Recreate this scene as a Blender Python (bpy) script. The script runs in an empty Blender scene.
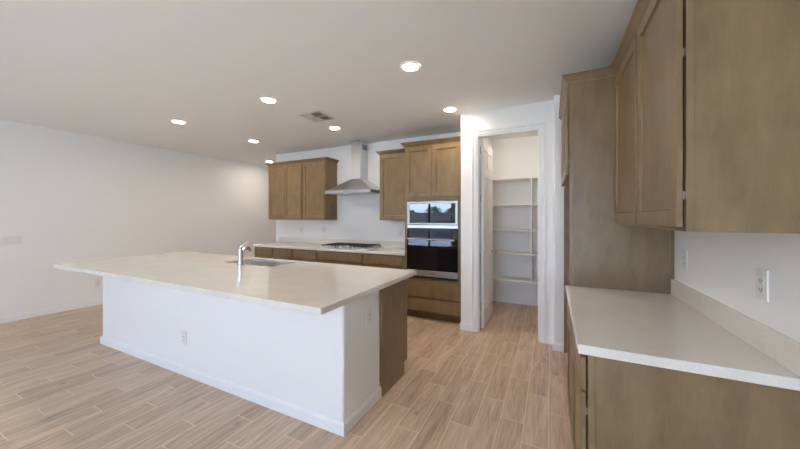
import bpy, bmesh, math
from mathutils import Vector

# ------------------------------------------------------------------ camera, world, exposure
SC = bpy.context.scene
COL = SC.collection
F_PX, H_CAM, HOR = 308.0, 1.427, 217.2
YAW = math.atan(151 / 308)
cam = bpy.data.cameras.new('camera')
cam.sensor_fit = 'HORIZONTAL'
cam.sensor_width = 36.0
cam.lens = F_PX / 800 * 36.0
cam.shift_y = -(224.5 - HOR) / 800
cam.clip_start = 0.02
camo = bpy.data.objects.new('camera', cam)
COL.objects.link(camo)
camo.location = (0, 0, H_CAM)
camo.rotation_euler = (math.pi / 2, 0, YAW)
SC.camera = camo

world = bpy.data.worlds.new('world')
SC.world = world
world.use_nodes = True
wn = world.node_tree.nodes
wl = world.node_tree.links
wn.clear()
wo = wn.new('ShaderNodeOutputWorld')
wb = wn.new('ShaderNodeBackground')
sky = wn.new('ShaderNodeTexSky')
sky.sky_type = 'NISHITA'
sky.sun_disc = False
sky.sun_elevation = math.radians(50)
sky.sun_rotation = math.radians(60)
sky.air_density = 1.0
sky.dust_density = 0.6
sky.ozone_density = 1.6
hs = wn.new('ShaderNodeHueSaturation')
hs.inputs['Saturation'].default_value = 0.45
wl.new(sky.outputs[0], hs.inputs['Color'])
tint = wn.new('ShaderNodeMix')
tint.data_type = 'RGBA'
tint.blend_type = 'MULTIPLY'
tint.inputs[0].default_value = 1.0
tint.inputs[7].default_value = (0.86, 1.0, 1.5, 1)     # camera white balance set for the warm lamps
wl.new(hs.outputs[0], tint.inputs[6])
wl.new(tint.outputs[2], wb.inputs['Color'])
SKY = 1.75
wb.inputs['Strength'].default_value = SKY
wl.new(wb.outputs[0], wo.inputs['Surface'])

SC.view_settings.view_transform = 'Standard'
SC.view_settings.look = 'None'
SC.view_settings.gamma = 1.0
SC.view_settings.use_curve_mapping = False
SC.view_settings.exposure = 0.06
LAMP = 188.0          # emission of the recessed ceiling lights
LAMP_COL = (1.0, 0.85, 0.69)
PANTRY = 52.0        # emission of the pantry light
SC.cycles.max_bounces = 10
SC.cycles.diffuse_bounces = 7
SC.cycles.glossy_bounces = 5
SC.cycles.transparent_max_bounces = 12
SC.cycles.sample_clamp_indirect = 30.0
SC.cycles.caustics_reflective = False
SC.cycles.caustics_refractive = False

SUN = 106.0
sun = bpy.data.lights.new('sun', 'SUN')
sun.energy = SUN
sun.angle = math.radians(0.6)
sun.color = (0.68, 0.98, 1.42)
suno = bpy.data.objects.new('sun', sun)
COL.objects.link(suno)
suno.location = (-10, -30, 40)
suno.rotation_euler = (math.radians(50), 0, math.radians(-4))   # high, from behind the garden fence

# ------------------------------------------------------------------ dimensions of the place
CEIL = 2.74
XL = -6.64           # left wall
XR = 0.735           # right wall
YF = -6.0            # window wall behind the camera
YB = 4.635           # kitchen wall
YP = 3.86            # pantry wall face
YH = 8.0             # end of the passage


# portals let the sky in through the sliding door and the added opening
def portal(name, x0, x1, z0, z1):
    l = bpy.data.lights.new(name, 'AREA')
    l.shape = 'RECTANGLE'
    l.size, l.size_y = x1 - x0, z1 - z0
    l.cycles.is_portal = True
    o = bpy.data.objects.new(name, l)
    COL.objects.link(o)
    o.location = ((x0 + x1) / 2, YF - 0.16, (z0 + z1) / 2)
    o.rotation_euler = (math.pi / 2, 0, 0)     # area light shines along -Z: towards +Y
    o.rotation_euler = (-math.pi / 2, 0, math.pi)
    return o


OPEN = [(-6.45, -4.15, 0.0, 2.15), (-2.0, 0.68, 0.0, 2.60)]  # second opening is unseen, added to brighten the right side of the room
portal('sky_portal', *OPEN[0])
portal('sky_portal', *OPEN[1])


# ------------------------------------------------------------------ materials
def mat(name):
    m = bpy.data.materials.new(name)
    m.use_nodes = True
    nt = m.node_tree
    return m, nt, nt.nodes['Principled BSDF']


def N(nt, t, **kw):
    n = nt.nodes.new(t)
    for k, v in kw.items():
        setattr(n, k, v)
    return n


def mth(nt, op, a, b=None, c=None):
    n = nt.nodes.new('ShaderNodeMath')
    n.operation = op
    for i, v in enumerate((a, b, c)):
        if v is None:
            continue
        if isinstance(v, (int, float)):
            n.inputs[i].default_value = v
        else:
            nt.links.new(v, n.inputs[i])
    return n.outputs[0]


def srgb(r, g, b):
    def f(c):
        c /= 255
        return c / 12.92 if c <= 0.04045 else ((c + 0.055) / 1.055) ** 2.4
    return (f(r), f(g), f(b), 1)


def paint(name, col, rough=0.6, bump=0.15, scale=90):
    m, nt, b = mat(name)
    b.inputs['Base Color'].default_value = col
    b.inputs['Roughness'].default_value = rough
    b.inputs['Specular IOR Level'].default_value = 0.3
    if bump:
        tc = N(nt, 'ShaderNodeTexCoord')
        no = N(nt, 'ShaderNodeTexNoise')
        no.inputs['Scale'].default_value = scale
        no.inputs['Detail'].default_value = 3
        bp = N(nt, 'ShaderNodeBump')
        bp.inputs['Strength'].default_value = bump
        bp.inputs['Distance'].default_value = 0.002
        nt.links.new(tc.outputs['Object'], no.inputs['Vector'])
        nt.links.new(no.outputs[0], bp.inputs['Height'])
        nt.links.new(bp.outputs[0], b.inputs['Normal'])
    return m


def wood(name, dark, light, rough=0.3):
    m, nt, b = mat(name)
    tc = N(nt, 'ShaderNodeTexCoord')
    mp = N(nt, 'ShaderNodeMapping')
    mp.inputs['Scale'].default_value = (6, 6, 2.2)
    n1 = N(nt, 'ShaderNodeTexNoise')
    n1.inputs['Scale'].default_value = 1.6
    n1.inputs['Detail'].default_value = 5
    n1.inputs['Roughness'].default_value = 0.6
    mp2 = N(nt, 'ShaderNodeMapping')
    mp2.inputs['Scale'].default_value = (160, 160, 9)
    n2 = N(nt, 'ShaderNodeTexNoise')
    n2.inputs['Scale'].default_value = 1.0
    n2.inputs['Detail'].default_value = 2
    for q in (mp, mp2):
        nt.links.new(tc.outputs['Object'], q.inputs['Vector'])
    nt.links.new(mp.outputs[0], n1.inputs['Vector'])
    nt.links.new(mp2.outputs[0], n2.inputs['Vector'])
    f = mth(nt, 'ADD', mth(nt, 'MULTIPLY', n1.outputs[0], 0.84), mth(nt, 'MULTIPLY', n2.outputs[0], 0.16))
    r = N(nt, 'ShaderNodeValToRGB')
    r.color_ramp.elements[0].position = 0.3
    r.color_ramp.elements[0].color = dark
    r.color_ramp.elements[1].position = 0.7
    r.color_ramp.elements[1].color = light
    nt.links.new(f, r.inputs[0])
    nt.links.new(r.outputs[0], b.inputs['Base Color'])
    b.inputs['Roughness'].default_value = rough
    b.inputs['Specular IOR Level'].default_value = 0.4
    bp = N(nt, 'ShaderNodeBump')
    bp.inputs['Strength'].default_value = 0.05
    bp.inputs['Distance'].default_value = 0.001
    nt.links.new(n2.outputs[0], bp.inputs['Height'])
    nt.links.new(bp.outputs[0], b.inputs['Normal'])
    return m


def quartz(name, col):
    m, nt, b = mat(name)
    tc = N(nt, 'ShaderNodeTexCoord')
    no = N(nt, 'ShaderNodeTexNoise')
    no.inputs['Scale'].default_value = 220
    no.inputs['Detail'].default_value = 2
    n2 = N(nt, 'ShaderNodeTexNoise')
    n2.inputs['Scale'].default_value = 5
    n2.inputs['Detail'].default_value = 4
    r = N(nt, 'ShaderNodeValToRGB')
    r.color_ramp.elements[0].position = 0.3
    r.color_ramp.elements[0].color = tuple(c * 0.86 for c in col[:3]) + (1,)
    r.color_ramp.elements[1].position = 0.62
    r.color_ramp.elements[1].color = col
    f = mth(nt, 'ADD', mth(nt, 'MULTIPLY', no.outputs[0], 0.6), mth(nt, 'MULTIPLY', n2.outputs[0], 0.4))
    for q in (no, n2):
        nt.links.new(tc.outputs['Object'], q.inputs['Vector'])
    nt.links.new(f, r.inputs[0])
    nt.links.new(r.outputs[0], b.inputs['Base Color'])
    b.inputs['Roughness'].default_value = 0.04
    b.inputs['Specular IOR Level'].default_value = 0.9
    return m


def metal(name, col, rough, brushed=None):
    m, nt, b = mat(name)
    b.inputs['Base Color'].default_value = col
    b.inputs['Metallic'].default_value = 1.0
    b.inputs['Roughness'].default_value = rough
    if brushed:
        tc = N(nt, 'ShaderNodeTexCoord')
        mp = N(nt, 'ShaderNodeMapping')
        mp.inputs['Scale'].default_value = brushed
        no = N(nt, 'ShaderNodeTexNoise')
        no.inputs['Scale'].default_value = 1
        no.inputs['Detail'].default_value = 2
        nt.links.new(tc.outputs['Object'], mp.inputs['Vector'])
        nt.links.new(mp.outputs[0], no.inputs['Vector'])
        nt.links.new(mth(nt, 'MULTIPLY_ADD', no.outputs[0], 0.12, rough - 0.06), b.inputs['Roughness'])
    return m


def plain(name, col, rough=0.5, spec=0.5, coat=0.0):
    m, nt, b = mat(name)
    tc = N(nt, 'ShaderNodeTexCoord')
    no = N(nt, 'ShaderNodeTexNoise')
    no.inputs['Scale'].default_value = 40
    nt.links.new(tc.outputs['Object'], no.inputs['Vector'])
    nt.links.new(mth(nt, 'MULTIPLY_ADD', no.outputs[0], 0.03, max(rough - 0.015, 0)), b.inputs['Roughness'])
    b.inputs['Base Color'].default_value = col
    b.inputs['Specular IOR Level'].default_value = spec
    b.inputs['Coat Weight'].default_value = coat
    b.inputs['Coat Roughness'].default_value = 0.02
    return m


def mirror_glass(name, col, ior):
    """dark tinted appliance glass: smooth dielectric with a strong surface reflection"""
    m, nt, b = mat(name)
    b.inputs['Base Color'].default_value = col
    b.inputs['Roughness'].default_value = 0.015
    b.inputs['IOR'].default_value = ior
    return m


def emis(name, col, s):
    m = bpy.data.materials.new(name)
    m.use_nodes = True
    nt = m.node_tree
    nt.nodes.clear()
    o = N(nt, 'ShaderNodeOutputMaterial')
    e = N(nt, 'ShaderNodeEmission')
    e.inputs[0].default_value = tuple(col) + (1,)
    e.inputs[1].default_value = s
    nt.links.new(e.outputs[0], o.inputs[0])
    return m


def pane_glass(name):
    m = bpy.data.materials.new(name)
    m.use_nodes = True
    nt = m.node_tree
    nt.nodes.clear()
    o = N(nt, 'ShaderNodeOutputMaterial')
    t = N(nt, 'ShaderNodeBsdfTransparent')
    t.inputs[0].default_value = (0.95, 0.97, 0.96, 1)
    g = N(nt, 'ShaderNodeBsdfGlossy')
    g.inputs['Roughness'].default_value = 0.02
    fr = N(nt, 'ShaderNodeFresnel')
    fr.inputs[0].default_value = 1.45
    mx = N(nt, 'ShaderNodeMixShader')
    nt.links.new(fr.outputs[0], mx.inputs[0])
    nt.links.new(t.outputs[0], mx.inputs[1])
    nt.links.new(g.outputs[0], mx.inputs[2])
    nt.links.new(mx.outputs[0], o.inputs[0])
    return m


def floor_tile(name):
    """wood-look porcelain planks 6x24 inch laid along Y with a one-third stagger"""
    m, nt, b = mat(name)
    W, L, X0, Y0, G = 0.155, 0.61, -0.169, 2.0887, 0.0022
    tc = N(nt, 'ShaderNodeTexCoord')
    sp = N(nt, 'ShaderNodeSeparateXYZ')
    nt.links.new(tc.outputs['Object'], sp.inputs[0])
    xs = mth(nt, 'DIVIDE', mth(nt, 'SUBTRACT', sp.outputs[0], X0), W)
    row = mth(nt, 'FLOOR', xs)
    fx = mth(nt, 'SUBTRACT', xs, row)
    ys = mth(nt, 'ADD', mth(nt, 'DIVIDE', mth(nt, 'SUBTRACT', sp.outputs[1], Y0), L), mth(nt, 'DIVIDE', row, 3.0))
    iy = mth(nt, 'FLOOR', ys)
    fy = mth(nt, 'SUBTRACT', ys, iy)
    dx = mth(nt, 'MULTIPLY', mth(nt, 'MINIMUM', fx, mth(nt, 'SUBTRACT', 1.0, fx)), W)
    dy = mth(nt, 'MULTIPLY', mth(nt, 'MINIMUM', fy, mth(nt, 'SUBTRACT', 1.0, fy)), L)
    d = mth(nt, 'MINIMUM', dx, dy)
    grout = mth(nt, 'LESS_THAN', d, G)
    cid = N(nt, 'ShaderNodeCombineXYZ')
    nt.links.new(row, cid.inputs[0])
    nt.links.new(iy, cid.inputs[1])
    wn_ = N(nt, 'ShaderNodeTexWhiteNoise', noise_dimensions='3D')
    nt.links.new(cid.outputs[0], wn_.inputs['Vector'])
    # grain, different in every plank
    off = N(nt, 'ShaderNodeVectorMath', operation='SCALE')
    nt.links.new(wn_.outputs['Color'], off.inputs[0])
    off.inputs['Scale'].default_value = 37.0
    add = N(nt, 'ShaderNodeVectorMath', operation='ADD')
    nt.links.new(tc.outputs['Object'], add.inputs[0])
    nt.links.new(off.outputs[0], add.inputs[1])
    mp = N(nt, 'ShaderNodeMapping')
    mp.inputs['Scale'].default_value = (22, 2.0, 1)
    nt.links.new(add.outputs[0], mp.inputs['Vector'])
    g1 = N(nt, 'ShaderNodeTexNoise')
    g1.inputs['Scale'].default_value = 1.0
    g1.inputs['Detail'].default_value = 6
    g1.inputs['Roughness'].default_value = 0.62
    g1.inputs['Distortion'].default_value = 0.9
    nt.links.new(mp.outputs[0], g1.inputs['Vector'])
    mp2 = N(nt, 'ShaderNodeMapping')
    mp2.inputs['Scale'].default_value = (70, 5, 1)
    nt.links.new(add.outputs[0], mp2.inputs['Vector'])
    wv = N(nt, 'ShaderNodeTexNoise')
    wv.inputs['Scale'].default_value = 1.0
    wv.inputs['Detail'].default_value = 3
    wv.inputs['Distortion'].default_value = 0.5
    nt.links.new(mp2.outputs[0], wv.inputs['Vector'])
    f = mth(nt, 'ADD', mth(nt, 'MULTIPLY', g1.outputs[0], 0.58), mth(nt, 'MULTIPLY', wv.outputs[0], 0.30))
    f = mth(nt, 'ADD', f, mth(nt, 'MULTIPLY', wn_.outputs['Value'], 0.12))
    r = N(nt, 'ShaderNodeValToRGB')
    e = r.color_ramp.elements
    e[0].position = 0.32
    e[0].color = FLOOR_D
    e[1].position = 0.70
    e[1].color = FLOOR_L
    nt.links.new(f, r.inputs[0])
    # a few knots
    vo = N(nt, 'ShaderNodeTexVoronoi')
    vo.inputs['Scale'].default_value = 1.0
    mp3 = N(nt, 'ShaderNodeMapping')
    mp3.inputs['Scale'].default_value = (4.2, 2.6, 1)
    nt.links.new(add.outputs[0], mp3.inputs['Vector'])
    nt.links.new(mp3.outputs[0], vo.inputs['Vector'])
    kn = N(nt, 'ShaderNodeMapRange')
    kn.inputs['From Min'].default_value = 0.03
    kn.inputs['From Max'].default_value = 0.11
    kn.inputs['To Min'].default_value = 0.45
    kn.inputs['To Max'].default_value = 0.0
    nt.links.new(vo.outputs['Distance'], kn.inputs['Value'])
    mk = N(nt, 'ShaderNodeMix', data_type='RGBA')
    nt.links.new(kn.outputs[0], mk.inputs[0])
    nt.links.new(r.outputs[0], mk.inputs[6])
    mk.inputs[7].default_value = srgb(112, 88, 70)
    mg = N(nt, 'ShaderNodeMix', data_type='RGBA')
    nt.links.new(grout, mg.inputs[0])
    nt.links.new(mk.outputs[2], mg.inputs[6])
    mg.inputs[7].default_value = srgb(232, 214, 192)
    nt.links.new(mg.outputs[2], b.inputs['Base Color'])
    b.inputs['Roughness'].default_value = 0.36
    b.inputs['Specular IOR Level'].default_value = 0.45
    bp = N(nt, 'ShaderNodeBump')
    bp.inputs['Strength'].default_value = 0.25
    bp.inputs['Distance'].default_value = 0.0015
    nt.links.new(mth(nt, 'SUBTRACT', mth(nt, 'MULTIPLY', g1.outputs[0], 0.3), grout), bp.inputs['Height'])
    nt.links.new(bp.outputs[0], b.inputs['Normal'])
    return m


FLOOR_D = srgb(166, 140, 117)
FLOOR_L = srgb(230, 204, 178)
M_WALL = paint('wall_paint', srgb(239, 239, 238))
M_CEIL = paint('ceiling_paint', srgb(238, 238, 237), 0.7, 0.25, 70)
M_TRIM = paint('trim_paint', srgb(238, 238, 238), 0.4, 0)
M_SHELF = paint('shelf_paint', srgb(236, 234, 230), 0.45, 0)
M_WOOD = wood('stained_maple', srgb(117, 96, 67), srgb(143, 120, 88))
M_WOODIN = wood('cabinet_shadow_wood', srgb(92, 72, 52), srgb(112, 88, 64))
M_QUARTZ = quartz('quartz', srgb(230, 226, 219))
M_FLOOR = floor_tile('plank_tile')
M_STEEL = metal('stainless', (0.64, 0.64, 0.65, 1), 0.32, (3, 3, 260))
M_STEELV = metal('stainless_band', (0.50, 0.50, 0.50, 1), 0.38, (3, 3, 260))
M_CHROME = metal('chrome', (0.66, 0.66, 0.66, 1), 0.16)
M_HINGE = metal('hinge_steel', (0.3, 0.3, 0.3, 1), 0.5)
M_SINK = metal('sink_steel', (0.78, 0.78, 0.78, 1), 0.28)
M_GLASS = mirror_glass('appliance_glass', (0.012, 0.012, 0.014, 1), 1.75)
M_GLASSD = mirror_glass('oven_glass', (0.006, 0.006, 0.007, 1), 1.5)
M_BLACK = plain('black_plastic', (0.012, 0.012, 0.013, 1), 0.4)
M_IRON = plain('cast_iron', (0.03, 0.03, 0.033, 1), 0.45)
M_PLASTIC = plain('white_plastic', srgb(230, 230, 227), 0.35)
M_HOLE = plain('dark_slot', (0.03, 0.03, 0.03, 1), 0.6)
M_VENT = plain('vent_enamel', srgb(205, 205, 203), 0.4)
M_DUCT = plain('dark_duct', (0.26, 0.26, 0.26, 1), 0.8)
M_LAMP = emis('lamp_light', LAMP_COL, LAMP)
M_PLAMP = emis('pantry_lamp_light', LAMP_COL, PANTRY)
M_PANE = pane_glass('window_glass')
M_FRAME = plain('window_vinyl', srgb(60, 58, 56), 0.5)
M_PATIO = paint('patio', srgb(196, 190, 180), 0.8, 0.3, 20)
M_BLOCK = paint('block_fence', srgb(96, 88, 86), 0.85, 0.4, 12)
M_LEAF = plain('foliage', srgb(62, 86, 46), 0.7)
M_BARK = plain('bark', srgb(80, 64, 50), 0.9)


# ------------------------------------------------------------------ mesh helpers
class MB:
    def __init__(s):
        s.bm = bmesh.new()

    def box(s, x0, x1, y0, y1, z0, z1):
        x0, x1 = min(x0, x1), max(x0, x1)
        y0, y1 = min(y0, y1), max(y0, y1)
        v = [s.bm.verts.new(p) for p in ((x0, y0, z0), (x1, y0, z0), (x1, y1, z0), (x0, y1, z0),
                                         (x0, y0, z1), (x1, y0, z1), (x1, y1, z1), (x0, y1, z1))]
        for f in ((3, 2, 1, 0), (4, 5, 6, 7), (0, 1, 5, 4), (1, 2, 6, 5), (2, 3, 7, 6), (3, 0, 4, 7)):
            s.bm.faces.new([v[i] for i in f])
        return s

    def face(s, pts):
        s.bm.faces.new([s.bm.verts.new(p) for p in pts])
        return s

    def loft(s, rings, cap=True, closed=True):
        vs = [[s.bm.verts.new(p) for p in r] for r in rings]
        n = len(vs[0])
        for a, b in zip(vs, vs[1:]):
            for i in range(n if closed else n - 1):
                j = (i + 1) % n
                s.bm.faces.new((a[i], a[j], b[j], b[i]))
        if cap:
            s.bm.faces.new(vs[0][::-1])
            s.bm.faces.new(vs[-1])
        return s

    def lathe(s, prof, c, axis='Z', n=24):
        rings = []
        for r, h in prof:
            ring = []
            for k in range(n):
                a = 2 * math.pi * k / n
                ca, sa = r * math.cos(a), r * math.sin(a)
                if axis == 'Z':
                    ring.append((c[0] + ca, c[1] + sa, c[2] + h))
                elif axis == 'Y':
                    ring.append((c[0] + ca, c[1] + h, c[2] + sa))
                else:
                    ring.append((c[0] + h, c[1] + ca, c[2] + sa))
            rings.append(ring)
        return s.loft(rings)

    def tube(s, pts, rad, n=12):
        pts = [Vector(p) for p in pts]
        if not isinstance(rad, (list, tuple)):
            rad = [rad] * len(pts)
        rings = []
        for i, p in enumerate(pts):
            t = (pts[min(i + 1, len(pts) - 1)] - pts[max(i - 1, 0)]).normalized()
            ref = Vector((1, 0, 0)) if abs(t.x) < 0.9 else Vector((0, 1, 0))
            a = t.cross(ref).normalized()
            b = t.cross(a)
            rings.append([tuple(p + (a * math.cos(2 * math.pi * k / n) + b * math.sin(2 * math.pi * k / n)) * rad[i])
                          for k in range(n)])
        return s.loft(rings)

    def slab(s, O, u, n, w, h, t, us, vs, cells, rec=0.009, slope=0.006, raised=0.0):
        """door leaf: O = lower corner on the back plane, u = width dir, n = outward; cells recessed on the front"""
        O, u, n = Vector(O), Vector(u), Vector(n)
        Z = Vector((0, 0, 1))

        def P(a, b, c):
            return tuple(O + u * a + Z * b + n * c)
        us = [0] + us + [w]
        vs = [0] + vs + [h]
        g = {}

        def gv(i, j):
            if (i, j) not in g:
                g[(i, j)] = s.bm.verts.new(P(us[i], vs[j], t))
            return g[(i, j)]
        for i in range(len(us) - 1):
            for j in range(len(vs) - 1):
                q = [gv(i, j), gv(i + 1, j), gv(i + 1, j + 1), gv(i, j + 1)]
                if (i, j) in cells:
                    a0, a1, b0, b1 = us[i], us[i + 1], vs[j], vs[j + 1]
                    rings = [q]
                    steps = [(slope, t - rec)]
                    if raised:
                        steps += [(slope + 0.012, t - rec), (slope + 0.035, t - rec + raised)]
                    for d, c in steps:
                        rings.append([s.bm.verts.new(P(*p, c)) for p in
                                      ((a0 + d, b0 + d), (a1 - d, b0 + d), (a1 - d, b1 - d), (a0 + d, b1 - d))])
                    for A, B in zip(rings, rings[1:]):
                        for k in range(4):
                            s.bm.faces.new((A[k], A[(k + 1) % 4], B[(k + 1) % 4], B[k]))
                    s.bm.faces.new(rings[-1])
                else:
                    s.bm.faces.new(q)
        bk = [s.bm.verts.new(P(*p, 0)) for p in ((0, 0), (w, 0), (w, h), (0, h))]
        s.bm.faces.new(bk[::-1])
        m, k = len(us) - 1, len(vs) - 1
        s.bm.faces.new([bk[0], bk[1]] + [gv(i, 0) for i in range(m, -1, -1)])
        s.bm.faces.new([bk[2], bk[3]] + [gv(i, k) for i in range(0, m + 1)])
        s.bm.faces.new([bk[1], bk[2]] + [gv(m, j) for j in range(k, -1, -1)])
        s.bm.faces.new([bk[3], bk[0]] + [gv(0, j) for j in range(0, k + 1)])
        return s

    def shaker(s, O, u, n, w, h, t=0.02, st=0.057):
        return s.slab(O, u, n, w, h, t, [st, w - st], [st, h - st], {(1, 1)}, 0.012, 0.004)

    def sweep(s, path, prof, side=1):
        """mitred moulding: path = xy corner points, prof = (out, z) closed outline; out is to the right of travel * side"""
        P = [Vector((p[0], p[1])) for p in path]
        nr = []
        for a, b in zip(P, P[1:]):
            d = (b - a).normalized()
            nr.append(Vector((d.y, -d.x)) * side)
        rings = []
        for i, p in enumerate(P):
            if i == 0:
                m = nr[0]
            elif i == len(P) - 1:
                m = nr[-1]
            else:
                m = nr[i - 1] + nr[i]
                m = m / (1 + nr[i - 1].dot(nr[i]))
            rings.append([(p.x + m.x * o, p.y + m.y * o, z) for o, z in prof])
        return s.loft(rings)

    def build(s, name, material, parent=None, bevel=0.0, seg=2, smooth=False, label=None):
        bmesh.ops.recalc_face_normals(s.bm, faces=s.bm.faces)
        me = bpy.data.meshes.new(name)
        o = bpy.data.objects.new(name, me)
        COL.objects.link(o)
        if parent is not None:
            off = Vector(parent['_w'])
            o.parent = parent
        else:
            xs = [v.co for v in s.bm.verts]
            off = Vector(((min(c.x for c in xs) + max(c.x for c in xs)) / 2,
                          (min(c.y for c in xs) + max(c.y for c in xs)) / 2, min(c.z for c in xs)))
            o.location = off
            o['_w'] = tuple(off)
        if parent is not None:
            o['_w'] = tuple(off)
        for v in s.bm.verts:
            v.co -= off
        s.bm.to_mesh(me)
        s.bm.free()
        me.materials.append(material)
        if smooth:
            for p in me.polygons:
                p.use_smooth = True
            md = o.modifiers.new('split', 'EDGE_SPLIT')
            md.split_angle = math.radians(35)
        if bevel:
            md = o.modifiers.new('bevel', 'BEVEL')
            md.width = bevel
            md.segments = seg
            md.limit_method = 'ANGLE'
            md.angle_limit = math.radians(40)
        if label:
            o['label'] = label
        return o


def tag(o, label, cat, group=None):
    o['label'], o['category'] = label, cat
    if group:
        o['group'] = group
    return o


def thing(name, loc, label, cat, group=None):
    o = bpy.data.objects.new(name, None)
    COL.objects.link(o)
    o.location = loc
    o.empty_display_size = 0.1
    o['_w'] = tuple(loc)
    return tag(o, label, cat, group)


def struct(o):
    o['kind'] = 'structure'
    return o


def copy_tree(o, loc, label):
    c = o.copy()
    COL.objects.link(c)
    c.location = loc
    c['label'] = label
    for ch in o.children:
        k = ch.copy()
        COL.objects.link(k)
        k.parent = c
        for g in ch.children:
            j = g.copy()
            COL.objects.link(j)
            j.parent = k
    return c


# ------------------------------------------------------------------ room shell
o = MB().box(XL, XR, YF, YH, -0.1, 0)
fl = o.build('floor', M_FLOOR)
for v in fl.data.vertices:
    v.co += fl.location
fl.location = (0, 0, 0)
struct(fl)
ceil_ob = struct(MB().box(XL - 0.15, XR + 0.15, YF - 0.15, YH + 0.15, CEIL, CEIL + 0.1).build('ceiling', M_CEIL))
struct(MB().box(XL - 0.15, XL, YF - 0.15, YH + 0.15, 0, CEIL).build('wall_left', M_WALL))
struct(MB().box(XR, XR + 0.15, YF - 0.15, YH + 0.15, 0, CEIL).build('wall_right', M_WALL))
XE = -5.16                                     # free end of the kitchen wall
struct(MB().box(XE, -1.03, YB, YB + 0.14, 0, CEIL).build('wall_back', M_WALL, bevel=0.018, seg=4))
struct(MB().box(XE, XE + 0.14, YB + 0.14, YH, 0, CEIL).build('wall_passage', M_WALL))
struct(MB().box(XL, XE + 0.14, YH, YH + 0.15, 0, CEIL).build('wall_hall_end', M_WALL))
# pantry: front wall with a door opening, left wall, back wall, right wall
DX0, DX1, DH = -0.832, -0.106, 2.445
struct(MB().box(-1.03, DX0, YP, YP + 0.12, 0, CEIL).box(DX1, 0.40, YP, YP + 0.12, 0, CEIL)
       .box(DX0, DX1, YP, YP + 0.12, DH, CEIL).build('wall_pantry_front', M_WALL))
struct(MB().box(-1.03, -0.91, YP + 0.12, 5.42, 0, CEIL).build('wall_pantry_left', M_WALL))
struct(MB().box(-1.03, 0.52, 5.42, 5.54, 0, CEIL).build('wall_pantry_back', M_WALL))
struct(MB().box(0.40, 0.52, YP, 5.42, 0, CEIL).build('wall_pantry_right', M_WALL))
# wall end beside the refrigerator space
struct(MB().box(0.028, XR, 3.70, YP, 0, CEIL).build('wall_nook', M_WALL, bevel=0.012, seg=3))
# window wall behind the camera
b = MB()
xs = [XL]
for x0, x1, z0, z1 in OPEN:
    b.box(xs[-1], x0, YF - 0.15, YF, 0, CEIL)
    b.box(x0, x1, YF - 0.15, YF, z1, CEIL)
    if z0 > 0:
        b.box(x0, x1, YF - 0.15, YF, 0, z0)
    xs.append(x1)
b.box(xs[-1], XR, YF - 0.15, YF, 0, CEIL)
struct(b.build('wall_front', M_WALL))
for (x0, x1, z0, z1), nm in zip(OPEN, ('door_2', 'added_window')):  # the second one is a made-up window that lets in daylight
    xm = (x0 + x1) / 2
    w = MB()
    for a in (x0, x1 - 0.05):
        w.box(a, a + 0.05, YF - 0.12, YF - 0.05, z0, z1)
    w.box(xm - 0.04, xm + 0.04, YF - 0.12, YF - 0.05, z0, z1)
    w.box(x0 + 0.05, x1 - 0.05, YF - 0.12, YF - 0.05, z0, z0 + 0.05)
    w.box(x0 + 0.05, x1 - 0.05, YF - 0.12, YF - 0.05, z1 - 0.05, z1)
    fr = struct(w.build(nm, M_FRAME))
    MB().box(x0 + 0.05, xm - 0.04, YF - 0.088, YF - 0.082, z0 + 0.05, z1 - 0.05).build('pane', M_PANE, fr)
    MB().box(xm + 0.04, x1 - 0.05, YF - 0.088, YF - 0.082, z0 + 0.05, z1 - 0.05).build('pane', M_PANE, fr)
    for ch in fr.children:
        ch.matrix_parent_inverse.identity()

# baseboards
BB = [(0, 0.0), (0.014, 0.0), (0.014, 0.068), (0.010, 0.076), (0.006, 0.085), (0, 0.085)]
def board(name, path, side=1, z=0.0):
    return struct(MB().sweep(path, BB, side).build(name, M_TRIM))
board('baseboard_left', [(XL, YF), (XL, YH)], 1)
board('baseboard_pantry', [(-1.03, 3.985), (-1.03, YP), (-0.888, YP)], 1)
board('baseboard_pantry_right', [(-0.044, YP), (0.028, YP)], 1)
board('baseboard_nook', [(0.028, YP - 0.015), (0.028, 3.70), (0.118, 3.70)], 1)
board('baseboard_pantry_back', [(-0.91, 5.42), (0.40, 5.42)], 1)
board('baseboard_pantry_left', [(-0.91, 4.78), (-0.91, 5.405)], 1)
board('baseboard_pantry_side', [(0.40, 5.405), (0.40, 4.0)], 1)
board('baseboard_passage', [(XE, 7.98), (XE, YB + 0.02)], 1)
board('baseboard_right', [(XR, 1.40), (XR, YF + 0.02)], 1)

# door casing and jamb of the pantry
cw = 0.056
c = MB()
for a, t_ in ((0.004, 0.013), (0.040, 0.024)):
    e = 0.040 if a < 0.01 else cw
    c.box(DX0 - e, DX0 - a, YP - t_, YP, 0, DH + e)
    c.box(DX1 + a, DX1 + e, YP - t_, YP, 0, DH + e)
    c.box(DX0 - a, DX1 + a, YP - t_, YP, DH + a, DH + e)
struct(c.build('trim_1', M_TRIM, bevel=0.004))
c = MB()
c.box(DX0, DX0 + 0.018, YP - 0.002, YP + 0.122, 0, DH)
c.box(DX1 - 0.018, DX1, YP - 0.002, YP + 0.122, 0, DH)
c.box(DX0 + 0.018, DX1 - 0.018, YP - 0.002, YP + 0.122, DH - 0.018, DH)
c.box(DX0 + 0.018, DX0 + 0.030, YP + 0.03, YP + 0.07, 0, DH - 0.018)
c.box(DX1 - 0.030, DX1 - 0.018, YP + 0.03, YP + 0.07, 0, DH - 0.018)
struct(c.build('trim_2', M_TRIM, bevel=0.002))

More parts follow.
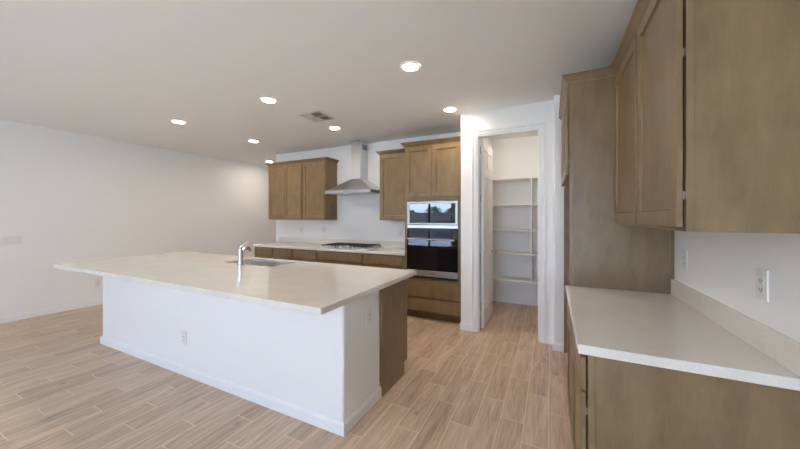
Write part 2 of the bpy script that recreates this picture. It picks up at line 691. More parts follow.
# pantry door, open into the pantry, 6 raised panels on both columns
DW, DT = 0.68, 0.035
YD = YP + 0.128
dm = MB()
s_ = 0.11
mid = DW / 2
dm.slab((-0.806, YD, 0.012), (0, 1, 0), (1, 0, 0), DW, DH - 0.035, DT,
        [s_, mid - 0.045, mid + 0.045, DW - s_], [0.22, 0.86, 1.02, 1.95, 2.06, 2.29],
        {(1, 1), (3, 1), (1, 3), (3, 3), (1, 5), (3, 5)}, 0.013, 0.008, 0.009)
door = struct(dm.build('door_1', M_TRIM, bevel=0.0015, label='white six-panel pantry door standing open'))
k = MB().lathe([(0.027, 0), (0.027, 0.006), (0.011, 0.010), (0.011, 0.035), (0.024, 0.042), (0.028, 0.054), (0.022, 0.066), (0.004, 0.069)],
               (-0.806 + DT, YD + DW - 0.06, 0.93), 'X', 20).build('knob', M_CHROME, door, smooth=True, label='chrome knob')
for z in (0.24, 0.86, 1.62, 2.24):
    MB().box(-0.814, -0.8065, YD - 0.006, YD + 0.03, z, z + 0.09).lathe([(0.006, 0), (0.006, 0.095)], (-0.807, YD - 0.008, z - 0.002), 'Z', 10) \
        .build('hinge', M_CHROME, door, label='chrome hinge')

# ------------------------------------------------------------------ outdoors, seen in the appliance glass, plus an added sun-blocking roof
struct(MB().box(-45, 40, -45, 30, -0.25, -0.11).build('ground', M_PATIO))
struct(MB().box(-32, 20, -14.2, -14.0, -0.11, 1.78).build('wall_garden', M_BLOCK))
pc = MB().box(-9.0, -3.3, -9.3, YF - 0.15, 2.62, 2.80)  # unseen roof added to keep direct sun out of the sliding door
struct(pc.build('added_sun_block', M_CEIL))
for x in (-8.8, -3.5):
    struct(MB().box(x - 0.1, x + 0.1, -9.2, -9.0, -0.11, 2.62).build('added_block_post', M_WALL))  # unseen supports, made up along with the added roof
import random
rnd = random.Random(4)
for tx, ty, r, th_, lab in ((-8.75, -16.2, 0.72, 1.9, 'dark green round-crowned tree behind the block fence, reflected left in the microwave glass'),
                            (-7.75, -18.6, 0.8, 1.85, 'dark green broad-crowned tree behind the block fence, reflected right in the microwave glass'),
                            (-11.0, -16.6, 0.5, 1.75, 'small dark green tree behind the block fence, at the left edge of the microwave glass')):
    t = thing('garden_tree', (tx, ty, -0.11), lab, 'tree')
    MB().tube([(tx, ty, -0.11), (tx + 0.05, ty, 0.8), (tx, ty + 0.03, th_)], [0.09, 0.07, 0.05], 8).build('trunk', M_BARK, t)
    m = MB()
    for k_ in range(260):
        u_, v_ = rnd.uniform(-1, 1), rnd.uniform(0, 2 * math.pi)
        q_ = r * rnd.uniform(0.55, 1.0)
        c_ = Vector((tx + q_ * math.sqrt(1 - u_ * u_) * math.cos(v_), ty + q_ * math.sqrt(1 - u_ * u_) * math.sin(v_), th_ + 0.6 * q_ * u_))
        a_ = Vector((rnd.gauss(0, 1), rnd.gauss(0, 1), rnd.gauss(0, 1))).normalized()
        e_ = a_.orthogonal().normalized() * 0.06
        m.face([c_ - a_ * 0.12, c_ + e_, c_ + a_ * 0.12, c_ - e_])
    m.build('foliage', M_LEAF, t)

# ------------------------------------------------------------------ cabinets
UX, UY = (1, 0, 0), (0, 1, 0)
NX, NY = (-1, 0, 0), (0, -1, 0)
ZT = 2.432
CR = [(0, 0), (0.008, 0), (0.010, 0.008), (0.022, 0.018), (0.036, 0.036), (0.046, 0.044), (0.05, 0.046), (0.05, 0.056), (0, 0.056)]


def crown(parent, path, side, z=ZT):
    pr = [(a, z - 0.004 + b) for a, b in CR]
    return MB().sweep(path, pr, side).build('crown_moulding', M_WOOD, parent)


def body(parent, x0, x1, y0, y1, z0, z1, name='body'):
    return MB().box(x0, x1, y0, y1, z0, z1).build(name, M_WOOD, parent, bevel=0.0015)


GAP = 0.004
# --- back wall uppers
FY = 4.325
z0, z1 = 1.380, ZT


def back_upper(x0, x1, doors, label, path, side):
    t = thing('upper_cabinet', ((x0 + x1) / 2, FY, z0), label, 'cabinet', 'wall cabinets on the hood wall')
    body(t, x0, x1, FY, YB - 0.002, z0, z1)
    for a, b_ in doors:
        MB().shaker((a, FY - GAP, z0 + 0.012), UX, NY, b_ - a, z1 - z0 - 0.03, 0.02).build('door', M_WOOD, t, bevel=0.0015)
    crown(t, path, side)
    return t


back_upper(-5.008, -4.1165, [(-4.990, -4.570), (-4.564, -4.135)],
           'brown two-door upper cabinet at far left of the hood wall',
           [(-5.008, YB - 0.004), (-5.008, FY), (-4.1165, FY)], 1)
back_upper(-4.1135, -3.575, [(-4.098, -3.590)],
           'brown single-door upper cabinet directly left of the steel range hood',
           [(-4.1135, FY), (-3.575, FY), (-3.575, YB - 0.004)], 1)
back_upper(-2.487, -1.885, [(-2.470, -1.965)],
           'brown single-door upper cabinet between the range hood and the oven tower',
           [(-2.487, YB - 0.004), (-2.487, FY), (-1.885, FY)], 1)

# --- oven tower
OX0, OX1, OY = -1.882, -1.045, 4.00
ov = thing('oven_cabinet', ((OX0 + OX1) / 2, OY, 0), 'tall brown cabinet tower housing the built-in microwave and wall oven', 'cabinet')
bx = MB()
bx.box(OX0, OX0 + 0.04, OY, YB - 0.002, 0.11, ZT)
bx.box(OX1 - 0.057, OX1, OY, YB - 0.002, 0.11, ZT)
bx.box(OX0 + 0.04, OX1 - 0.057, OY, YB - 0.002, 1.650, ZT)
bx.box(OX0 + 0.04, OX1 - 0.057, OY, YB - 0.002, 0.11, 0.575)
bx.box(OX0 + 0.04, OX1 - 0.057, YB - 0.03, YB - 0.002, 0.575, 1.650)
bx.build('body', M_WOOD, ov, bevel=0.0015)
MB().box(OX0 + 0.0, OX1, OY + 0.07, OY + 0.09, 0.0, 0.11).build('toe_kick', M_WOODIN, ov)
MB().box(OX1 + 0.001, -1.0315, OY + 0.006, OY + 0.025, 0, ZT).build('filler_strip', M_WOOD, ov)
om = (OX0 + OX1) / 2
for a, b_ in ((OX0 + 0.018, om - 0.003), (om + 0.003, OX1 - 0.018)):
    MB().shaker((a, OY - GAP, 1.712), UX, NY, b_ - a, 0.70, 0.02).build('door', M_WOOD, ov, bevel=0.0015)
for a, b_ in ((0.130, 0.298), (0.322, 0.548)):
    MB().box(OX0 + 0.022, OX1 - 0.022, OY - GAP - 0.02, OY - GAP, a, b_).build('drawer', M_WOOD, ov, bevel=0.002)
crown(ov, [(OX0, FY - 0.052), (OX0, OY), (-1.0315, OY)], 1)

# --- microwave
MX0, MX1 = -1.836, -1.104
mw = thing('microwave', ((MX0 + MX1) / 2, OY, 1.33), 'built-in stainless microwave with dark glass above the wall oven', 'microwave')
MB().box(MX0 + 0.01, MX1 - 0.01, OY + 0.001, OY + 0.42, 1.335, 1.642).build('case', M_BLACK, mw)
g = MB()
gx0, gx1, gz0, gz1 = MX0 + 0.035, MX1 - 0.030, 1.346, 1.612
y0, y1 = OY - 0.024, OY - 0.001
g.box(MX0, MX1, y0, y1, gz1, 1.644)
g.box(MX0, MX1, y0, y1, 1.326, gz0)
g.box(MX0, gx0, y0, y1, gz0, gz1)
g.box(gx1, MX1, y0, y1, gz0, gz1)
g.build('trim_frame', M_STEELV, mw, bevel=0.002)
MB().box(gx0 + 0.001, gx1 - 0.001, OY - 0.019, OY - 0.002, gz0 + 0.001, gz1 - 0.001).build('glass_door', M_GLASS, mw)

# --- wall oven
wo_ = thing('wall_oven', ((MX0 + MX1) / 2, OY, 0.586), 'built-in black glass and stainless wall oven below the microwave', 'oven')
MB().box(MX0 + 0.01, MX1 - 0.01, OY + 0.001, OY + 0.55, 0.590, 1.300).build('case', M_BLACK, wo_)
MB().box(MX0, MX1, OY - 0.016, OY - 0.001, 1.276, 1.318).build('top_trim', M_STEEL, wo_, bevel=0.002)
MB().box(MX0, MX1, OY - 0.024, OY - 0.001, 1.132, 1.274).build('control_panel', M_GLASS, wo_, bevel=0.002)
MB().box(MX0, MX1, OY - 0.034, OY - 0.001, 0.694, 1.126).build('oven_door', M_GLASSD, wo_, bevel=0.002)
MB().box(MX0, MX1, OY - 0.034, OY - 0.001, 0.612, 0.692).build('lower_rail', M_STEEL, wo_, bevel=0.003)
MB().box(MX0 + 0.006, MX1 - 0.006, OY - 0.012, OY - 0.001, 0.586, 0.610).build('air_vent', M_BLACK, wo_)
hd = MB()
hz = 1.124
hd.tube([(MX0 + 0.03, OY - 0.075, hz), (MX1 - 0.03, OY - 0.075, hz)], 0.010, 14)
for x in (MX0 + 0.07, MX1 - 0.07):
    hd.box(x - 0.012, x + 0.012, OY - 0.073, OY - 0.034, hz - 0.016, hz + 0.002)
hd.build('handle', M_STEELV, wo_, smooth=True, label='stainless bar handle')
MB().box(-1.50, -1.44, OY - 0.0352, OY - 0.034, 0.648, 0.656).build('badge', M_BLACK, wo_)

# --- back base cabinets
BY = 4.022
ups = [(-5.030, -4.046, [(-5.012, -4.547), (-4.527, -4.062)], 'brown base cabinet with two drawers at the far left end of the back counter'),
       (-4.044, -3.514, [(-4.030, -3.528)], 'brown single-drawer base cabinet directly left of the cooktop base'),
       (-3.512, -2.598, [(-3.498, -2.613)], 'brown base cabinet with the wide drawer front under the gas cooktop'),
       (-2.596, -1.886, [(-2.580, -1.925)], 'brown single-drawer base cabinet between the cooktop base and the oven tower')]
for x0, x1, fr_, lab in ups:
    t = thing('base_cabinet', ((x0 + x1) / 2, BY, 0), lab, 'cabinet', 'base cabinets under the back counter')
    body(t, x0, x1, BY, YB - 0.002, 0.11, 0.872)
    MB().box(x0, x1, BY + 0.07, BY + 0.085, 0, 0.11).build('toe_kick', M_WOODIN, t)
    for a, b_ in fr_:
        MB().box(a, b_, BY - GAP - 0.02, BY - GAP, 0.722, 0.852).build('drawer', M_WOOD, t, bevel=0.002)
        nd = 2 if b_ - a > 0.7 else 1
        for q in range(nd):
            wq = (b_ - a - 0.004 * (nd - 1)) / nd
            MB().shaker((a + q * (wq + 0.004), BY - GAP, 0.125), UX, NY, wq, 0.58).build('door', M_WOOD, t, bevel=0.0015)

# back countertop with cooktop cut-out region left solid; splash is its part
CT0, CT1 = 0.875, 0.914
bc = MB().box(-5.048, -1.885, 3.992, YB - 0.001, CT0, CT1).build('countertop', M_QUARTZ, bevel=0.004)
tag(bc, 'white quartz countertop running along the back wall under the hood', 'countertop')
MB().box(-5.046, -1.885, YB - 0.021, YB - 0.001, CT1 + 0.0005, 1.016).build('backsplash', M_QUARTZ, bc, bevel=0.002)

# --- cooktop
KX0, KX1, KY0, KY1 = -3.505, -2.592, 4.085, 4.585
ck = thing('cooktop', ((KX0 + KX1) / 2, (KY0 + KY1) / 2, CT1), 'stainless five-burner gas cooktop with black grates on the back counter', 'cooktop')
MB().box(KX0, KX1, KY0, KY1, CT1 + 0.0005, CT1 + 0.012).build('tray', M_STEEL, ck, bevel=0.004)
km = (KX0 + KX1) / 2
for x, y, r in ((KX0 + 0.15, KY1 - 0.13, 0.045), (KX0 + 0.15, KY0 + 0.15, 0.038), (km, KY1 - 0.20, 0.06),
                (KX1 - 0.15, KY1 - 0.13, 0.038), (KX1 - 0.15, KY0 + 0.15, 0.045)):
    bu = MB().lathe([(r, 0), (r * 0.95, 0.010), (r * 0.6, 0.012)], (x, y, CT1 + 0.012), 'Z', 20).build('burner', M_STEEL, ck)
    MB().lathe([(r * 0.8, 0), (r * 0.8, 0.008), (r * 0.6, 0.011)], (x, y, CT1 + 0.0245), 'Z', 20).build('burner_cap', M_IRON, bu)
third = (KX1 - KX0 - 0.03) / 3
for q in range(3):
    gx0 = KX0 + 0.015 + q * third + 0.003
    gx1 = gx0 + third - 0.006
    gy0 = KY0 + (0.125 if q == 1 else 0.02)
    gy1 = KY1 - 0.02
    zt, zb = CT1 + 0.052, CT1 + 0.040
    gr = MB()
    bw = 0.009
    for y in (gy0, gy1 - bw):
        gr.box(gx0, gx1, y, y + bw, zb, zt)
    for x in (gx0, gx1 - bw):
        gr.box(x, x + bw, gy0, gy1, zb, zt)
    xm = (gx0 + gx1) / 2
    gr.box(xm - bw / 2, xm + bw / 2, gy0 + bw, gy1 - bw, zb + 0.001, zt + 0.001)
    nn = 4 if q != 1 else 3
    for j in range(1, nn):
        yy = gy0 + (gy1 - gy0) * j / nn
        gr.box(gx0 + bw, gx1 - bw, yy - bw / 2, yy + bw / 2, zb + 0.0005, zt + 0.0005)
    for x in (gx0, gx1 - bw):
        for y in (gy0, gy1 - bw):
            gr.box(x, x + bw, y, y + bw, CT1 + 0.0125, zb)
    gr.build('grate', M_IRON, ck)
for j in range(5):
    MB().lathe([(0.020, 0), (0.019, 0.006), (0.0165, 0.008), (0.015, 0.030), (0.012, 0.033)],
               (km - 0.16 + j * 0.08, KY0 + 0.055, CT1 + 0.0125), 'Z', 18).build('knob', M_CHROME, ck, smooth=True, label='chrome burner knob')

# --- range hood
hx, hw = -3.0, 0.455
hy0 = 4.145
hood = thing('range_hood', (hx, (hy0 + YB) / 2, 1.82), 'stainless pyramid range hood with square chimney above the cooktop', 'range hood')
hz0, hz1, hz2 = 1.826, 1.870, 2.085
yb = YB - 0.001
cx0, cx1, cy0 = hx - 0.092, hx + 0.092, 4.40
cn = MB()
cn.loft([[(hx - hw, hy0, hz1 + 0.0005), (hx + hw, hy0, hz1 + 0.0005), (hx + hw, yb, hz1 + 0.0005), (hx - hw, yb, hz1 + 0.0005)],
         [(cx0, cy0, hz2), (cx1, cy0, hz2), (cx1, yb, hz2), (cx0, yb, hz2)]])
cn.build('canopy', M_STEEL, hood)
bd = MB()
bd.box(hx - hw, hx + hw, hy0, hy0 + 0.012, hz0, hz1)
bd.box(hx - hw, hx - hw + 0.012, hy0 + 0.012, yb, hz0, hz1)
bd.box(hx + hw - 0.012, hx + hw, hy0 + 0.012, yb, hz0, hz1)
bd.box(hx - hw + 0.012, hx + hw - 0.012, yb - 0.012, yb, hz0, hz1)
bd.build('rim', M_STEELV, hood)
for q in range(3):
    wq = (2 * hw - 0.03) / 3
    f = MB()
    xx = hx - hw + 0.015 + q * wq
    f.box(xx, xx + wq - 0.004, hy0 + 0.015, yb - 0.015, hz0 + 0.012, hz0 + 0.02)
    f.build('filter', M_STEEL, hood)
ch = MB().box(cx0, cx1, cy0, yb, hz2 + 0.0005, CEIL - 0.001).build('chimney', M_STEEL, hood, bevel=0.002)
v = MB()
for j in range(5):
    v.box(cx1 - 0.001, cx1 + 0.0012, cy0 + 0.05, cy0 + 0.20, CEIL - 0.145 + j * 0.018, CEIL - 0.135 + j * 0.018)
v.build('vent_slots', M_HOLE, ch)
for j in range(4):
    MB().lathe([(0.007, -0.003), (0.007, -0.0002)], (hx - 0.06 + j * 0.04, hy0, (hz0 + hz1) / 2), 'Y', 12).build('button', M_BLACK, hood)

# --- right wall uppers
RX, RY0, RY1 = 0.4285, 1.42, 2.637
ru = thing('upper_cabinet', (0.58, (RY0 + RY1) / 2, 1.376), 'large brown two-door upper cabinet on the right wall, nearest the camera', 'cabinet')
cb = MB()
cb.box(RX, RX + 0.022, RY0, RY1, 1.376, ZT)
cb.box(RX + 0.0225, XR - 0.002, RY0 + 0.002, RY1, 1.376, ZT)
cb.build('body', M_WOOD, ru, bevel=0.001)
for a, b_ in ((RY0 + 0.012, 1.997), (2.022, RY1 - 0.012)):
    d_ = MB().shaker((RX - 0.005, b_, 1.392), (0, -1, 0), NX, b_ - a, 1.012, 0.020, 0.062).build('door', M_WOOD, ru, bevel=0.0025)
    for z in (1.49, 2.0, 2.29) if a < 1.6 else ():
        MB().box(RX - 0.0045, RX - 0.0005, a + 0.001, a + 0.03, z, z + 0.03).build('hinge', M_HINGE, d_, label='steel hinge')
crown(ru, [(RX, 2.590), (RX, RY0), (XR - 0.002, RY0)], 1)

# --- refrigerator surround
PX0, PY0, PY1 = 0.123, 2.640, 2.660
fp = thing('refrigerator_surround', (0.43, 2.65, 0), 'tall brown side panel behind the right counter, front side of the refrigerator space', 'cabinet panel', 'panels of the refrigerator space')
MB().box(PX0 + 0.0285, XR - 0.002, PY0, PY1, 0, ZT).build('panel', M_WOOD, fp)
MB().box(PX0, PX0 + 0.028, PY0 - 0.002, PY1 + 0.0, 0, ZT).build('front_stile', M_WOOD, fp, bevel=0.0015)
MB().box(XR - 0.022, XR - 0.002, PY0 - 0.010, PY0 - 0.0005, 1.02, 1.374).build('scribe_strip', M_WOOD, fp)
crown(fp, [(PX0 - 0.0, PY1), (PX0 - 0.0, PY0 - 0.002), (RX, PY0 - 0.002)], 1)
fq = MB().box(PX0, XR - 0.002, 3.675, 3.695, 0, ZT).build('refrigerator_surround', M_WOOD)
tag(fq, 'thin brown panel at the far side of the refrigerator space, against the white wall end', 'cabinet panel', 'panels of the refrigerator space')
rf = thing('refrigerator_cabinet', (0.43, 3.17, 1.74), 'brown cabinet above the empty refrigerator space', 'cabinet')
body(rf, PX0, XR - 0.002, PY1 + 0.001, 3.674, 1.735, ZT)
fm = (PY1 + 3.674) / 2
for a, b_ in ((PY1 - 0.008, fm - 0.002), (fm + 0.002, 3.665)):
    d_ = MB().shaker((PX0 - 0.004, b_, 1.75), (0, -1, 0), NX, b_ - a, 0.655, 0.020).build('door', M_WOOD, rf, bevel=0.002)
    if a < 3:
        for z in (1.83, 2.30):
            MB().box(PX0 - 0.0038, PX0 - 0.0005, a + 0.001, a + 0.03, z, z + 0.03).build('hinge', M_HINGE, d_, label='steel hinge')
crown(rf, [(PX0, 3.673), (PX0, PY1 + 0.0005)], 1)

# --- right base cabinets
QX = 0.134
QY0, QY1 = 1.452, 2.636
qm = 2.04
for a, b_, lab in ((QY0, qm, 'brown base cabinet under the near end of the right counter, its side facing the camera'),
                   (qm + 0.002, QY1, 'brown base cabinet under the far end of the right counter, beside the tall panel')):
    t = thing('base_cabinet', (0.43, (a + b_) / 2, 0), lab, 'cabinet', 'base cabinets under the right counter')
    cb = MB()
    cb.box(QX, QX + 0.024, a, b_, 0.11, 0.872)
    cb.box(QX + 0.0245, XR - 0.002, a + (0.002 if a == QY0 else 0), b_, 0.11, 0.872)
    cb.box(QX + 0.07, XR - 0.002, a + (0.002 if a == QY0 else 0), b_, 0.0, 0.11)
    cb.build('body', M_WOOD, t, bevel=0.001)
    MB().box(QX - 0.025, QX - 0.005, a + 0.010, b_ - 0.010, 0.722, 0.852).build('drawer', M_WOOD, t, bevel=0.002)
    d_ = MB().shaker((QX - 0.005, b_ - 0.010, 0.125), (0, -1, 0), NX, b_ - a - 0.02, 0.585, 0.020).build('door', M_WOOD, t, bevel=0.002)
    if a == QY0:
        for z in (0.62, 0.2):
            MB().box(QX - 0.0045, QX - 0.0005, a + 0.011, a + 0.04, z, z + 0.03).build('hinge', M_HINGE, d_, label='steel hinge')
rc = MB().box(0.098, XR - 0.001, 1.434, 2.6365, CT0, CT1).build('countertop', M_QUARTZ, bevel=0.003)
tag(rc, 'cream quartz countertop along the right wall, in the foreground', 'countertop')
MB().box(0.714, XR - 0.001, 1.434, 2.6285, CT1 + 0.0005, 1.016).build('backsplash', M_QUARTZ, rc, bevel=0.002)

# ------------------------------------------------------------------ island
IX0, IX1, IY0, IY1 = -4.91, -1.163, 1.361, 2.733
BX0, BX1, BY0, BY1 = -4.565, -1.220, 1.648, 2.130
ib = thing('kitchen_island', ((BX0 + BX1) / 2, (BY0 + BY1) / 2, 0), 'long white painted half wall carrying the kitchen island countertop', 'island')
MB().box(BX0, BX1, BY0, BY1, 0, CT0 - 0.0005).build('half_wall', M_WALL, ib, bevel=0.016, seg=4)
MB().sweep([(BX0, BY1), (BX0, BY0), (BX1, BY0), (BX1, BY1)], BB, 1).build('baseboard', M_TRIM, ib)
SX0, SX1, SY0, SY1 = -3.365, -2.60, 2.275, 2.650
WX1, WY1 = -1.200, 2.655
for x0, x1, lab, nd in ((-1.862, WX1, 'brown island end cabinet with a plain side panel beside the white half wall', 1),):
    t = thing('island_cabinet', ((x0 + x1) / 2, 2.4, 0), lab, 'cabinet')
    pb = MB()
    y0, y1 = BY1 + 0.001, 2.60
    pb.loft([[(x, y0, 0), (x, y1 - 0.065, 0), (x, y1 - 0.065, 0.11), (x, y1, 0.11), (x, y1, CT0 - 0.001), (x, y0, CT0 - 0.001)]
             for x in (x1 - 0.018, x1)])
    pb.build('end_panel', M_WOOD, t)
    MB().box(x0, x1 - 0.0185, y0, y1, 0.11, CT0 - 0.001).build('body', M_WOOD, t)
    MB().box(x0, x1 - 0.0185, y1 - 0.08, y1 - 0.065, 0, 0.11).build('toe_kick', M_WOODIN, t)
    MB().box(x0 + 0.015, x1 - 0.015, y1 + GAP, y1 + GAP + 0.02, 0.722, 0.852).build('drawer', M_WOOD, t, bevel=0.002)
    MB().shaker((x1 - 0.015, y1 + GAP, 0.125), NX, UY, x1 - x0 - 0.03, 0.58).build('door', M_WOOD, t, bevel=0.0015)
ic = MB()
xs = [IX0, SX0, SX1, IX1]
ys = [IY0, SY0, SY1, IY1]
vt = {}
def V(i, j, z):
    if (i, j, z) not in vt:
        vt[(i, j, z)] = ic.bm.verts.new((xs[i], ys[j], z))
    return vt[(i, j, z)]
for i in range(3):
    for j in range(3):
        if (i, j) == (1, 1):
            continue
        for z in (CT0, CT1):
            ic.bm.faces.new([V(i, j, z), V(i + 1, j, z), V(i + 1, j + 1, z), V(i, j + 1, z)])
for k_ in range(3):
    for a, b_ in (((k_, 0), (k_ + 1, 0)), ((k_, 3), (k_ + 1, 3)), ((0, k_), (0, k_ + 1)), ((3, k_), (3, k_ + 1))):
        ic.bm.faces.new([V(*a, CT0), V(*b_, CT0), V(*b_, CT1), V(*a, CT1)])
for a, b_ in (((1, 1), (2, 1)), ((2, 1), (2, 2)), ((2, 2), (1, 2)), ((1, 2), (1, 1))):
    ic.bm.faces.new([V(*a, CT0), V(*b_, CT0), V(*b_, CT1), V(*a, CT1)])
it = ic.build('countertop', M_QUARTZ, bevel=0.003)
tag(it, 'long cream quartz countertop of the kitchen island with the sink cut-out', 'countertop')

# --- sink: two undermount bowls
sk = thing('kitchen_sink', ((SX0 + SX1) / 2, (SY0 + SY1) / 2, 0.68), 'stainless double-bowl undermount sink in the island countertop', 'sink')
smid = (SX0 + SX1) / 2


def bowl(x0, x1, y0, y1, zt, depth):
    b = MB()
    def ring(d, z, r):
        pts = []
        for cx_, cy_, a0 in ((x1 - d - r, y1 - d - r, 0), (x0 + d + r, y1 - d - r, 90), (x0 + d + r, y0 + d + r, 180), (x1 - d - r, y0 + d + r, 270)):
            for q in range(5):
                a = math.radians(a0 + q * 22.5)
                pts.append((cx_ + r * math.cos(a), cy_ + r * math.sin(a), z))
        return pts
    b.loft([ring(-0.008, zt, 0.03), ring(0, zt, 0.03), ring(0.004, zt - depth + 0.02, 0.045), ring(0.025, zt - depth, 0.05),
            ring(0.025, zt - depth - 0.002, 0.05), ring(0.002, zt - depth + 0.018, 0.045), ring(-0.004, zt - 0.004, 0.03), ring(-0.008, zt - 0.002, 0.03)], cap=False)
    vs_ = ring(0.025, zt - depth - 0.001, 0.05)
    b.face(vs_)
    return b


for x0, x1 in ((SX0 + 0.004, smid - 0.012), (smid + 0.012, SX1 - 0.004)):
    bo = bowl(x0, x1, SY0 + 0.004, SY1 - 0.004, CT0 - 0.0015, 0.19).build('bowl', M_SINK, sk, smooth=True)
    MB().lathe([(0.045, 0), (0.042, 0.003), (0.03, 0.001)], ((x0 + x1) / 2, (SY0 + SY1) / 2, CT0 - 0.191), 'Z', 20).build('drain', M_CHROME, bo, smooth=True)

# --- faucet
fx_, fy_ = -2.992, 2.214
fc = thing('faucet', (fx_, fy_, CT1), 'chrome single-handle faucet standing behind the island sink', 'faucet')
MB().lathe([(0.030, 0.0005), (0.030, 0.006), (0.024, 0.010), (0.0235, 0.15), (0.025, 0.165), (0.022, 0.178), (0.010, 0.182)], (fx_, fy_, CT1), 'Z', 24) \
    .build('faucet_body', M_CHROME, fc, smooth=True)
MB().tube([(fx_, fy_, CT1 + 0.10), (fx_ - 0.008, fy_ + 0.035, CT1 + 0.150), (fx_ - 0.028, fy_ + 0.085, CT1 + 0.176), (fx_ - 0.045, fy_ + 0.135, CT1 + 0.165), (fx_ - 0.05, fy_ + 0.155, CT1 + 0.135)],
          [0.017, 0.018, 0.019, 0.020, 0.018], 16).build('spout', M_CHROME, fc, smooth=True)
MB().tube([(fx_, fy_, CT1 + 0.182), (fx_ + 0.004, fy_ + 0.004, CT1 + 0.205), (fx_ + 0.03, fy_ + 0.01, CT1 + 0.222), (fx_ + 0.075, fy_ + 0.03, CT1 + 0.25)],
          [0.020, 0.017, 0.009, 0.006], 12).build('handle', M_CHROME, fc, smooth=True)

# ------------------------------------------------------------------ pantry shelving
ps = thing('pantry_shelving', (-0.25, 5.24, 0.42), 'white fixed pantry shelving of five boards and an upright inside the pantry', 'shelving')
PS0, PS1 = -0.908, 0.398
for z in (0.437, 0.858, 1.232, 1.637, 2.05):
    for a, b_ in ((PS0, -0.282), (-0.262, PS1)):
        sh = MB().box(a, b_, 5.12, 5.418, z - 0.024, z).build('shelf', M_SHELF, ps, bevel=0.0015)
    MB().box(PS0, -0.282, 5.40, 5.418, z - 0.06, z - 0.0245).box(-0.262, PS1, 5.40, 5.418, z - 0.06, z - 0.0245).build('cleat', M_SHELF, ps)
MB().box(-0.2815, -0.2625, 5.115, 5.418, 0.419, 2.05).build('divider', M_SHELF, ps, bevel=0.0015)

# ------------------------------------------------------------------ outlets and switches
def plate(label, c, n, kind='outlet', w=0.072, h=0.117, gangs=1, group=None):
    """c = centre on the wall, n = outward axis: 'X+', 'X-', 'Y-'"""
    t = thing('light_switch' if kind == 'switch' else 'wall_outlet', c, label, 'light switch' if kind == 'switch' else 'outlet', group)
    sg = -1 if n[1] == '-' else 1

    def bxx(m, u0, u1, z0, z1, d0, d1):
        if n[0] == 'X':
            m.box(c[0] + sg * d0, c[0] + sg * d1, c[1] + u0, c[1] + u1, c[2] + z0, c[2] + z1)
        else:
            m.box(c[0] + u0, c[0] + u1, c[1] + sg * d0, c[1] + sg * d1, c[2] + z0, c[2] + z1)
    m = MB()
    bxx(m, -w / 2, w / 2, -h / 2, h / 2, 0.0005, 0.007)
    m.build('cover_plate', M_PLASTIC, t, bevel=0.002)
    pitch = 0.046
    for g_ in range(gangs):
        u = (g_ - (gangs - 1) / 2) * pitch
        if kind == 'switch':
            m = MB()
            bxx(m, u - 0.0165, u + 0.0165, -0.034, 0.034, 0.0072, 0.011)
            m.build('rocker', M_PLASTIC, t, bevel=0.001)
        else:
            m = MB()
            bxx(m, u - 0.0165, u + 0.0165, -0.034, 0.034, 0.0072, 0.009)
            re = m.build('receptacle', M_PLASTIC, t, bevel=0.001)
            m = MB()
            for zz in (-0.018, 0.016):
                bxx(m, u - 0.008, u - 0.0055, zz - 0.004, zz + 0.005, 0.0091, 0.0096)
                bxx(m, u + 0.0055, u + 0.008, zz - 0.004, zz + 0.004, 0.0091, 0.0096)
                bxx(m, u - 0.002, u + 0.002, zz - 0.011, zz - 0.007, 0.0091, 0.0096)
            m.build('slots', M_HOLE, re)
    return t


plate('white three-gang switch plate on the left wall near the photo edge', (XL, 1.455, 1.108), 'X+', 'switch', 0.175, 0.117, 3)
plate('white outlet low on the left wall, seen under the island overhang', (XL, 2.347, 0.36), 'X+')
plate('white outlet on the front face of the white island base', (-2.985, BY0, 0.335), 'Y-')
plate('white outlet on the end face of the white island base', (BX1, 1.955, 0.69), 'X+')
plate('white outlet on the right wall next to the tall brown panel', (XR, 2.448, 1.165), 'X-')
plate('white outlet on the right wall above the near part of the counter', (XR, 1.68, 1.167), 'X-')
plate('white outlet on the hood wall under the two-door upper cabinet', (-4.453, YB, 1.185), 'Y-')
plate('white outlet on the hood wall left of the cooktop', (-3.886, YB, 1.19), 'Y-')
plate('white outlet on the hood wall beside the oven tower', (-2.254, YB, 1.165), 'Y-')

# ------------------------------------------------------------------ ceiling lights and vent
lt = thing('ceiling_light', (-1.098, 2.45, CEIL), 'recessed round ceiling light nearest the camera, largest in the photo', 'ceiling light', 'recessed ceiling lights')
tr = MB()
n = 32
prof = [(0.064, -0.004), (0.068, -0.009), (0.088, -0.006), (0.091, -0.0005)]
rings = [[(-1.098 + r * math.cos(2 * math.pi * q / n), 2.45 + r * math.sin(2 * math.pi * q / n), CEIL + h) for q in range(n)] for r, h in prof]
tr.loft(rings, cap=False)
tr.build('trim_ring', M_TRIM, lt, smooth=True)
MB().face([(-1.098 + 0.064 * math.cos(2 * math.pi * q / n), 2.45 - 0.064 * math.sin(2 * math.pi * q / n), CEIL - 0.004) for q in range(n)]).build('diffuser', M_LAMP, lt)
for x, y, lab in ((-2.845, 2.455, 'recessed round ceiling light above the middle of the island, left of the air vent'),
                  (-4.60, 2.46, 'recessed round ceiling light above the left end of the island, leftmost in the photo'),
                  (-1.105, 3.635, 'recessed round ceiling light in front of the oven tower, close to the pantry wall'),
                  (-2.855, 3.645, 'recessed round ceiling light just below right of the air vent, in front of the hood'),
                  (-4.60, 3.655, 'recessed round ceiling light in front of the left two-door upper cabinet'),
                  (-5.97, 5.17, 'recessed round ceiling light beyond the kitchen wall end, at the cabinet corner')):
    copy_tree(lt, (x, y, CEIL), lab)

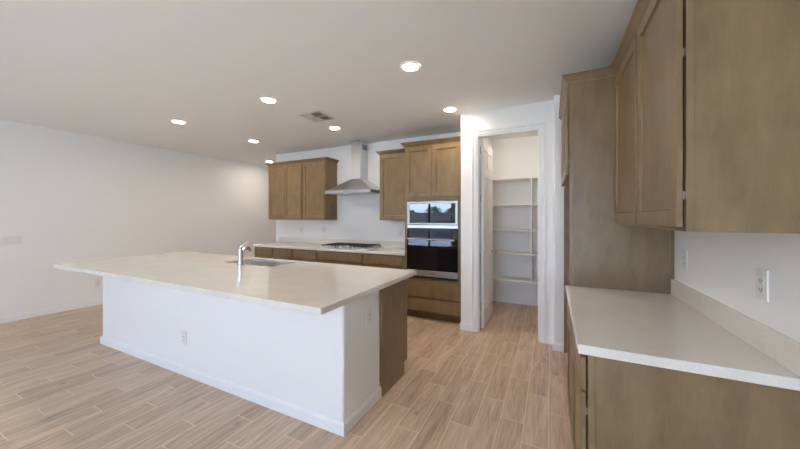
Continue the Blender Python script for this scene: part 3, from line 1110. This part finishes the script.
pl = thing('pantry_light', (-0.45, 4.55, CEIL), 'round flush ceiling light inside the pantry, just above the door head', 'ceiling light')
MB().lathe([(0.10, -0.0005), (0.10, -0.02), (0.095, -0.024)], (-0.45, 4.55, CEIL), 'Z', 28).build('base', M_TRIM, pl)
MB().lathe([(0.088, -0.0245), (0.080, -0.045), (0.055, -0.058), (0.01, -0.062)], (-0.45, 4.55, CEIL), 'Z', 28).build('diffuser', M_PLAMP, pl, smooth=True)

vx, vy, vs2 = -2.742, 3.135, 0.165
vt_ = thing('ceiling_vent', (vx, vy, CEIL), 'square white louvred air vent in the ceiling', 'air vent')
f = MB()
for a in (-1, 1):
    f.box(vx + a * vs2, vx + a * (vs2 - 0.028), vy - vs2, vy + vs2, CEIL - 0.008, CEIL - 0.0005)
    f.box(vx - vs2 + 0.028, vx + vs2 - 0.028, vy + a * vs2, vy + a * (vs2 - 0.028), CEIL - 0.008, CEIL - 0.0005)
f.build('frame', M_VENT, vt_, bevel=0.002)
MB().box(vx - vs2 + 0.028, vx + vs2 - 0.028, vy - vs2 + 0.028, vy + vs2 - 0.028, CEIL - 0.002, CEIL - 0.0005).build('backing', M_DUCT, vt_)
li = vs2 - 0.03
f = MB()
f.box(vx - 0.004, vx + 0.004, vy - li, vy + li, CEIL - 0.009, CEIL - 0.003)
f.box(vx - li, vx + li, vy - 0.004, vy + 0.004, CEIL - 0.009, CEIL - 0.003)
f.build('crossbar', M_VENT, vt_)
for qx, qy, d in ((-1, -1, 'x'), (1, -1, 'y'), (1, 1, 'x'), (-1, 1, 'y')):
    for j in range(5):
        p = 0.016 + j * 0.025
        m = MB()
        if d == 'x':
            x_ = vx + qx * p
            m.loft([[(x_, vy + qy * 0.006, CEIL - 0.004), (x_ + 0.002, vy + qy * 0.006, CEIL - 0.004), (x_ + qx * 0.016 + 0.002, vy + qy * 0.006, CEIL - 0.011), (x_ + qx * 0.016, vy + qy * 0.006, CEIL - 0.011)],
                    [(x_, vy + qy * li, CEIL - 0.004), (x_ + 0.002, vy + qy * li, CEIL - 0.004), (x_ + qx * 0.016 + 0.002, vy + qy * li, CEIL - 0.011), (x_ + qx * 0.016, vy + qy * li, CEIL - 0.011)]])
        else:
            y_ = vy + qy * p
            m.loft([[(vx + qx * 0.006, y_, CEIL - 0.004), (vx + qx * 0.006, y_ + 0.002, CEIL - 0.004), (vx + qx * 0.006, y_ + qy * 0.016 + 0.002, CEIL - 0.011), (vx + qx * 0.006, y_ + qy * 0.016, CEIL - 0.011)],
                    [(vx + qx * li, y_, CEIL - 0.004), (vx + qx * li, y_ + 0.002, CEIL - 0.004), (vx + qx * li, y_ + qy * 0.016 + 0.002, CEIL - 0.011), (vx + qx * li, y_ + qy * 0.016, CEIL - 0.011)]])
        m.build('louvre', M_VENT, vt_)

for ob in bpy.data.objects:
    if '_w' in ob:
        del ob['_w']
